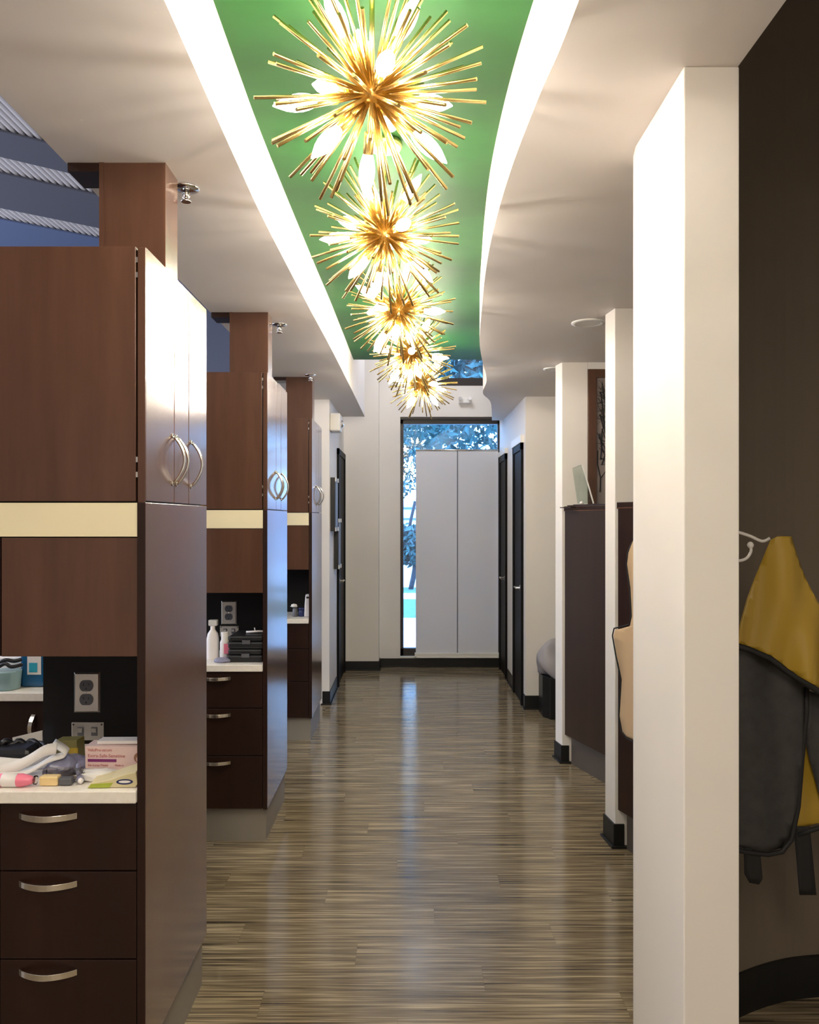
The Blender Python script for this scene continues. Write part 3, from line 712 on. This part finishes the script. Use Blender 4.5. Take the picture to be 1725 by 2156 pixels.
# ---- things on the near worktop
ZC = .881
def flatcol(n, c, r=.45, **k): mt[n] = M(n, c, r, **k)
flatcol('pink', (.85, .22, .32), .3); flatcol('label_white', (.82, .78, .76), .5); flatcol('pale_pink', (.80, .60, .56), .55)
flatcol('print_red', (.50, .12, .12)); flatcol('print_purple', (.22, .03, .16)); flatcol('beige_liquid', (.78, .58, .28), .3)
flatcol('amber', (.50, .34, .03), .35); flatcol('olive', (.20, .17, .05), .4); flatcol('lime', (.38, .45, .05), .4)
flatcol('blue_film', (.24, .24, .34), .3); flatcol('paper', (.80, .77, .72), .6); flatcol('teal', (.27, .42, .44), .3)
flatcol('mouthwash', (.01, .10, .24), .15); flatcol('print_teal', (.02, .35, .50)); flatcol('navy', (.02, .03, .12), .3); flatcol('skin_print', (.35, .17, .11))
mt['clear_plastic'] = M_glass('clear_plastic', (.9, .88, .85), 1.4, .05)
FR = Matrix.Rotation(R(90), 4, 'X')
# mask box
yb1 = 2.50
t = thing('mask_box', (-.90, yb1, ZC), 'pale pink box of ear-loop masks leaning in the nearest niche', 'box')
mb = loc_rot((-.918, 2.285, ZC + .0015), R(-2), R(1.5), R(0))
B().box(0, .185, 0, .06, .0, .074, mb).build('box', 'pale_pink', t, bevel=.001)
B().box(.03, .185, .015, .055, .0745, .084, mb @ Matrix.Rotation(R(-1), 4, 'Y')).build('lid', 'label_white', t, bevel=.001)
for s_, sz, x_, z_, m_ in (('VeloPro-strom', .0115, .008, .060, 'print_red'), ('Extra-Safe-Sensitive', .0135, .008, .043, 'print_red'), ('Ear-Loop Masks', .009, .008, .018, 'print_red'), ('Made in', .008, .085, .018, 'print_red')):
    text(s_, sz, mb @ Matrix.Translation((x_, -.0006, z_)) @ FR, m_, t)
B().box(.008, .09, -.0008, 0, .030, .038, mb).build('printed_bar', 'print_purple', t)
B().lathe([(.0, 0), (.015, .0006)], mb @ Vector((.155, -.0002, .043)), (0, -1, 0), 18).build('printed_face', 'skin_print', t)
B().lathe([(.0, 0), (.011, .0009)], mb @ Vector((.158, -.0006, .039)), (0, -1, 0), 18).build('printed_face', 'pale_pink', t)
# amber box
t = thing('carton', (-1.06, 2.5, ZC), 'olive and amber little carton left of the pink mask box', 'box')
ma = loc_rot((-1.035, 2.38, ZC + .002), R(-4), 0, R(-3))
B().box(-.01, .058, 0, .05, 0, .062, ma).build('box', 'olive', t, bevel=.002)
B().box(.034, .062, -.004, 0, .0, .040, ma).build('label', 'amber', t)
# clear bag under mask box
def blob(center, sx, sy, sz, seed, m, name, parent=None, amp=.15, n=18, k=9, flat=True):
    r_ = random.Random(seed); vs = []
    fr = [(r_.uniform(1, 5), r_.uniform(1, 5), r_.uniform(0, 6)) for _ in range(5)]
    for j in range(k + 1):
        th = PI * j / k
        for i in range(n):
            a = 2 * PI * i / n; d = 1 + sum(amp * .4 * math.sin(round(f1) * a + f2 * th * 2 + f3) for f1, f2, f3 in fr) * math.sin(th)
            z = math.cos(th) * sz * d
            if flat: z = max(z, -sz * .55)
            vs.append((center[0] + math.sin(th) * math.cos(a) * sx * d, center[1] + math.sin(th) * math.sin(a) * sy * d, center[2] + z))
    fs = [(j * n + i, (j + 1) * n + i, (j + 1) * n + (i + 1) % n, j * n + (i + 1) % n) for j in range(k) for i in range(n)]
    b = B(); b.add(vs, fs, True); return b.build(name, m, parent)
o = blob((-.85, 2.225, ZC + .011), .065, .03, .018, 5, mt['paper'], 'wrapper', amp=.3); tag(o, 'crumpled off-white wrapper in front of the pink mask box', 'wrapper')
o = blob((-.975, 2.295, ZC + .015), .055, .06, .030, 9, 'blue_film', 'wrapper', amp=.25); tag(o, 'crumpled blue-grey plastic wrap in the middle of the nearest worktop', 'wrapper')
# tissue pack
t = thing('tissue_pack', (-.79, 2.26, ZC), 'cream and lime packet with a dark oval mark beside the tower side', 'packet')
mp_ = loc_rot((-.860, 2.15, ZC + .001), R(3), R(4), 0)
mt['cream_pack'] = M('cream_packet', (.66, .58, .34), .4)
b = B(); pts = [(0, 0), (.128, 0), (.134, .010), (.130, .042), (.10, .036), (.06, .022), (.01, .013)]
b.prism_y(pts, 0, .07); b.v = [tuple(mp_ @ Vector(v)) for v in b.v]; b.build('packet', 'cream_pack', t, bevel=.002)
b = B(); b.prism_y([(.004, .001), (.06, .001), (.070, .014), (.012, .0115)], -.0008, 0); b.v = [tuple(mp_ @ Vector(v)) for v in b.v]; b.build('printed_patch', 'lime', t)
def oval(cx, cz, a, c, y, m, nm):
    b = B(); b.prism_y([(cx + a * math.cos(2 * PI * k / 20), cz + c * math.sin(2 * PI * k / 20)) for k in range(20)], y, y + .0006); b.v = [tuple(mp_ @ Vector(v)) for v in b.v]; b.build(nm, m, t)
oval(.100, .016, .022, .0075, -.0009, 'navy', 'oval_mark'); oval(.100, .0165, .016, .0035, -.0014, 'label_white', 'oval_mark')
# grey clip
t = thing('nose_clip', (-.90, 2.28, ZC), 'small grey rounded plastic clip between blue wrap and lime packet', 'clip')
B().tube(bez([(-.918, 2.24, ZC + .036), (-.911, 2.22, ZC + .027), (-.898, 2.20, ZC + .013), (-.889, 2.185, ZC + .010)], 5), [.007] * 10 + [.009] * 5 + [.008], 10).build('body', 'blue_film', t)
B().lathe([(.002, -.008), (.007, -.004), (.008, 0), (.007, .004), (.002, .008)], (-.889, 2.182, ZC + .0105), n=10).build('tip', 'label_white', t)
# lying pink bottle
t = thing('soap_bottle', (-1.1, 2.17, ZC), 'pink bottle with white label lying along the worktop front edge', 'bottle')
yb_, zb_ = 2.165, ZC + .018
B().lathe([(.004, 0), (.017, .004), (.0175, .112), (.012, .134), (.008, .142)], (-1.15, yb_, zb_), (1, 0, 0), 20).build('body', 'pink', t)
B().lathe([(.0178, .06), (.0178, .062), (.0178, .100)], (-1.15, yb_, zb_), (1, 0, 0), 20).build('label', 'label_white', t)
B().lathe([(.0085, .142), (.012, .144), (.012, .150), (.006, .152), (.004, .1525)], (-1.15, yb_, zb_), (1, 0, 0), 16).build('cap', 'clear_plastic', t)
# vial
t = thing('vial_case', (-.93, 2.18, ZC), 'clear case with cream coloured filling lying beside the pink bottle', 'case')
bx(-1.000, -.898, 2.195, 2.228, ZC + .001, ZC + .034).build('case', 'clear_plastic', t, bevel=.003)
bx(-.995, -.945, 2.166, 2.194, ZC + .001, ZC + .026).build('filling', 'beige_liquid', t, bevel=.004)
bx(-.9445, -.909, 2.168, 2.192, ZC + .002, ZC + .022).build('cap', 'grey_plastic', t, bevel=.004)
# paper tray cover, folded paper
t = thing('paper_sheet', (-1.1, 2.3, ZC), 'long folded white paper sheet sloping across the left of the nearest worktop', 'paper')
def strip(path, wv, thick, m, nm, par):
    b = B(); vs = []; wv = Vector(wv)
    for p in path:
        q = Vector(p); q.z = max(q.z, ZC + .004); q2 = q + wv; q2.z = max(q2.z, ZC + .004); vs += [q, q2]
    n = len(path); fs = [(2 * i, 2 * i + 2, 2 * i + 3, 2 * i + 1) for i in range(n - 1)]
    b.add(vs, fs, True); return b.build(nm, m, par, solid=thick)
strip(bez([P(-60, 1650, 2.24), P(0, 1636, 2.25), P(50, 1618, 2.26), P(90, 1594, 2.27), P(118, 1588, 2.28)], 5), (0, .01, .030), .004, 'paper', 'sheet', t)
strip(bez([P(108, 1570, 2.30), P(137, 1592, 2.27), P(100, 1606, 2.25), P(50, 1632, 2.24), P(-40, 1652, 2.23)], 5), (0, .03, .010), .004, 'paper', 'fold', t)
strip(bez([P(-60, 1590, 2.33), P(0, 1594, 2.32), P(50, 1597, 2.32), P(85, 1588, 2.31), P(108, 1570, 2.31)], 5), (0, -.01, -.022), .004, 'paper', 'fold', t)
t = thing('protective_glasses', (-1.13, 2.42, ZC), 'tangle of black glasses and cords heaped at the left of the worktop', 'glasses')
for k in range(7):
    x = 4 + k * 13; B().tube(bez([P(x - 30, 1590, 2.40), P(x - 6, 1566 - 6 * (k % 2), 2.40 + .01 * k), P(x + 14, 1572, 2.43), P(min(x + 34, 86), 1594, 2.42)], 4), .0085, 7).build('temple', 'black', t)
bx(-1.30, -1.11, 2.36, 2.45, ZC + .001, ZC + .045).build('case', 'black', t, bevel=.015)
t = thing('paper_card', (-1.12, 2.55, ZC), 'white card standing behind the black glasses', 'card')
b = B(); pv = [P(26, 1553, 2.50), P(60, 1545, 2.52), P(89, 1538, 2.54), P(89, 1575, 2.54), P(30, 1590, 2.5)]
b.add(pv + [q + Vector((0, .002, 0)) for q in pv], [(0, 1, 2, 3, 4)[::-1], (5, 6, 7, 8, 9), (0, 1, 6, 5), (1, 2, 7, 6), (2, 3, 8, 7), (3, 4, 9, 8), (4, 0, 5, 9)]); b.build('card', 'paper', t)
# side unit items
t = thing('mouthwash_bottle', (-1.61, 3.48, ZC), 'dark blue mouthwash bottle with a white and teal label', 'bottle')
bx(-1.66, -1.555, 3.44, 3.50, ZC, ZC + .16).build('bottle', 'mouthwash', t, bevel=.012)
bx(-1.628, -1.57, 3.4375, 3.4395, ZC + .055, ZC + .15).build('label', 'label_white', t)
bx(-1.620, -1.585, 3.436, 3.4374, ZC + .065, ZC + .105).build('label_print', 'print_teal', t)
B().lathe([(.018, 0), (.018, .03)], (-1.61, 3.47, ZC + .16), n=14).build('cap', 'label_white', t)
t = thing('tub', (-1.72, 3.38, ZC), 'pale teal plastic tub in front of the mouthwash', 'tub')
B().lathe([(.045, 0), (.052, .004), (.058, .075), (.058, .08), (.05, .08)], (-1.70, 3.41, ZC), n=24).build('tub', 'teal', t)
t = thing('eyeglasses', (-1.7, 3.4, ZC + .09), 'dark glasses lying across the pale teal tub', 'glasses')
B().tube(bez([P(-25, 1420, 3.38), P(8, 1398, 3.38), P(24, 1404, 3.38), P(48, 1399, 3.40)], 6), .008, 8).build('temple', 'black', t)
B().tube(bez([P(-10, 1402, 3.40), P(10, 1390, 3.40), P(30, 1392, 3.41), P(46, 1388, 3.42)], 6), .008, 8).build('temple', 'black', t)
t = thing('tissue_box', (-1.69, 3.50, ZC), 'white box behind the pale teal tub', 'box')
bx(-1.80, -1.665, 3.47, 3.56, ZC, ZC + .12).build('box', 'label_white', t, bevel=.003)
bx(-1.80, -1.665, 3.469, 3.4699, ZC, ZC + .012).build('base_band', 'black', t)
# ---- middle niche
yy = YT[1]
def case(z, dx, label):
    t = thing('instrument_case', (-.83, yy + .2, z), label, 'case', 'black cases in the middle niche')
    bx(-.913 + dx, -.735 + dx, yy + .06, yy + .28, z, z + .036).build('base', 'black', t, bevel=.010)
    bx(-.910 + dx, -.738 + dx, yy + .063, yy + .277, z + .038, z + .066).build('lid', 'black', t, bevel=.010)
    bx(-.84 + dx, -.80 + dx, yy + .055, yy + .06, z + .025, z + .045).build('latch', 'grey_plastic', t)
case(ZC, 0, 'lower black case of the two stacked in the middle niche'); case(ZC + .067, .004, 'upper black case of the two stacked in the middle niche')
t = thing('instrument', (-.78, yy + .17, ZC + .135), 'small pale instrument lying on top of the black cases', 'tool')
B().tube([(-.835, yy + .15, ZC + .1395), (-.77, yy + .16, ZC + .142), (-.742, yy + .17, ZC + .1395)], .0055, 8).build('rod', 'label_white', t)
B().tube([(-.79, yy + .16, ZC + .14), (-.795, yy + .165, ZC + .16)], .003, 6).build('stem', 'label_white', t)
t = thing('lotion_bottle', (-.945, yy + .16, ZC), 'white bottle with pink label beside the black cases', 'bottle')
B().lathe([(.022, 0), (.024, .003), (.024, .09), (.020, .10), (.018, .103), (.018, .14), (.016, .142)], (-.942, yy + .14, ZC), n=20).build('bottle', 'label_white', t)
bx(-.940, -.912, yy + .112, yy + .118, ZC + .035, ZC + .085).build('label', 'pink', t)
t = thing('spray_bottle', (-.99, yy + .18, ZC), 'white spray bottle half hidden behind the nearest tower', 'bottle')
B().lathe([(.03, 0), (.032, .004), (.032, .10), (.026, .13), (.012, .15), (.012, .17)], (-1.01, yy + .17, ZC), n=20).build('bottle', 'label_white', t)
bx(-1.03, -.985, yy + .155, yy + .185, ZC + .17, ZC + .20).build('trigger', 'white', t, bevel=.004)
o = blob((-.935, yy + .07, ZC + .009), .045, .03, .016, 13, 'blue_film', 'wrapper', amp=.2); tag(o, 'flat lilac wrapper at the left front of the middle niche worktop', 'wrapper')
# ---- far niche
yy = YT[2]
t = thing('supply_bag', (-.745, yy + .16, ZC), 'small white stand-up bag with dark top print in the farthest niche', 'bag')
b = B(); b.prism_y([(-.772, ZC), (-.722, ZC), (-.722, ZC + .06), (-.728, ZC + .165), (-.762, ZC + .165), (-.768, ZC + .10)], yy + .12, yy + .16); b.build('bag', 'label_white', t, bevel=.008)
bx(-.756, -.736, yy + .1185, yy + .1195, ZC + .135, ZC + .148).build('printed_mark', 'black', t)
t = thing('pump_bottle', (-.85, yy + .15, ZC), 'little grey bottle with white cap in the farthest niche', 'bottle')
B().lathe([(.02, 0), (.021, .003), (.019, .055), (.01, .065)], (-.84, yy + .14, ZC), n=16).build('bottle', 'grey_plastic', t)
blob((-.848, yy + .14, ZC + .078), .024, .016, .016, 3, 'white', 'cap', t, amp=.2)
t = thing('jar', (-.80, yy + .17, ZC), 'small navy blue jar between white bag and bottle in the farthest niche', 'jar')
B().lathe([(.02, 0), (.022, .003), (.022, .045), (.018, .05)], (-.797, yy + .15, ZC), n=16).build('body', 'navy', t)
B().lathe([(.0225, .05), (.0225, .062), (.02, .064)], (-.797, yy + .15, ZC), n=16).build('lid', 'navy', t)

# ------------------------------------------------------------------ outdoors
mt['pave'] = M('pale_pavement', (.62, .68, .75), .8); mt['lawn'] = M_noise('lawn', (.06, .16, .14), (.10, .24, .2), (6, 6, 6), .9)
mt['leaf'] = M_noise('foliage', (.007, .045, .052), (.06, .19, .20), (2.5, 2.5, 2.5), .6); mt['bark'] = M('bark', (.04, .045, .06), .9)
mt['siding'] = M('pale_siding', (.55, .65, .75), .7); mt['stripe'] = M('blue_stripe', (.06, .12, .4), .7)
struct(bx(-40, 40, 8.95, 13.2, -.14, -.02).build('ground_pavement', 'pave'))
struct(bx(-40, 40, 13.2, 16.2, -.14, -.015).build('ground_lawn', 'lawn'))
struct(bx(-40, 40, 16.2, 17.6, -.14, -.02).build('ground_path', 'pave'))
struct(bx(-40, 40, 17.6, 19.0, -.14, -.015).build('ground_verge', 'lawn'))
struct(bx(-40, 40, 19.0, 60, -.14, -.02).build('ground_road', 'pave'))
def tree(x, y, h, rc, zc, n, label, seed, ltr=.11):
    t = thing('tree', (x, y, 0), label, 'tree', 'trees outside the end window')
    r_ = random.Random(seed)
    b = B(); b.tube(bez([(x, y, -.02), (x + .1, y, h * .3), (x - .05, y, h * .6), (x + .1, y, h)], 4), [ltr] * 5 + [ltr * .8] * 4 + [ltr * .6] * 4, 9); b.build('trunk', 'bark', t)
    b = B()
    for k in range(11):
        a = r_.uniform(0, 2 * PI); zz = zc - rc * .6 + r_.random() * rc * .8; e = Vector((x + math.cos(a) * rc * .85, y + math.sin(a) * rc * .7, zc + r_.uniform(-.3, .6) * rc))
        s0 = Vector((x, y, min(zz, h * .95))); mid = s0.lerp(e, .5) + Vector((r_.uniform(-.3, .3), 0, r_.uniform(-.2, .3)))
        b.tube(bez([s0, mid, e], 4), [ltr * .55 - ltr * .4 * i / 8 for i in range(9)], 6)
    b.build('branches', 'bark', t)
    b = B()
    for k in range(n):
        a = r_.uniform(0, 2 * PI); u_ = r_.uniform(-1, 1); q = r_.random() ** .5; s_ = math.sqrt(1 - u_ * u_)
        c = Vector((x + rc * q * s_ * math.cos(a), y + rc * q * s_ * math.sin(a) * .8, zc + rc * q * u_ * .8))
        d1 = Vector((r_.gauss(0, 1), r_.gauss(0, 1), r_.gauss(0, 1))).normalized(); d2 = d1.orthogonal().normalized(); L = r_.uniform(.06, .14)
        b.add([c - d1 * L, c + d2 * L * .45, c + d1 * L, c - d2 * L * .45], [(0, 1, 2, 3)])
    o = b.build('foliage', 'leaf', t)
tree(1.7, 14.5, 5.6, 3.5, 5.2, 16000, 'leafy tree outside, filling the top band of the end window', 1)
tree(-.9, 21.5, 5.0, 2.9, 4.4, 11000, 'larger tree outside, behind the left strip of the window', 2)
tree(.03, 18.5, 2.0, .62, 1.0, 900, 'small tree outside seen in the left strip of glass below eye level', 3, .06)
t = thing('building', (0, 30, 0), 'pale striped low building front outside beyond the trees', 'building')
bx(-14, 14, 30, 32, 1.3, 2.35).build('wall', 'siding', t)
for z in (1.55, 1.95): bx(-14, 14, 29.96, 30, z, z + .07).build('stripe', 'stripe', t)
bx(-14, 14, 30.2, 31.8, -.02, 1.3).build('lower_wall', 'siding', t)
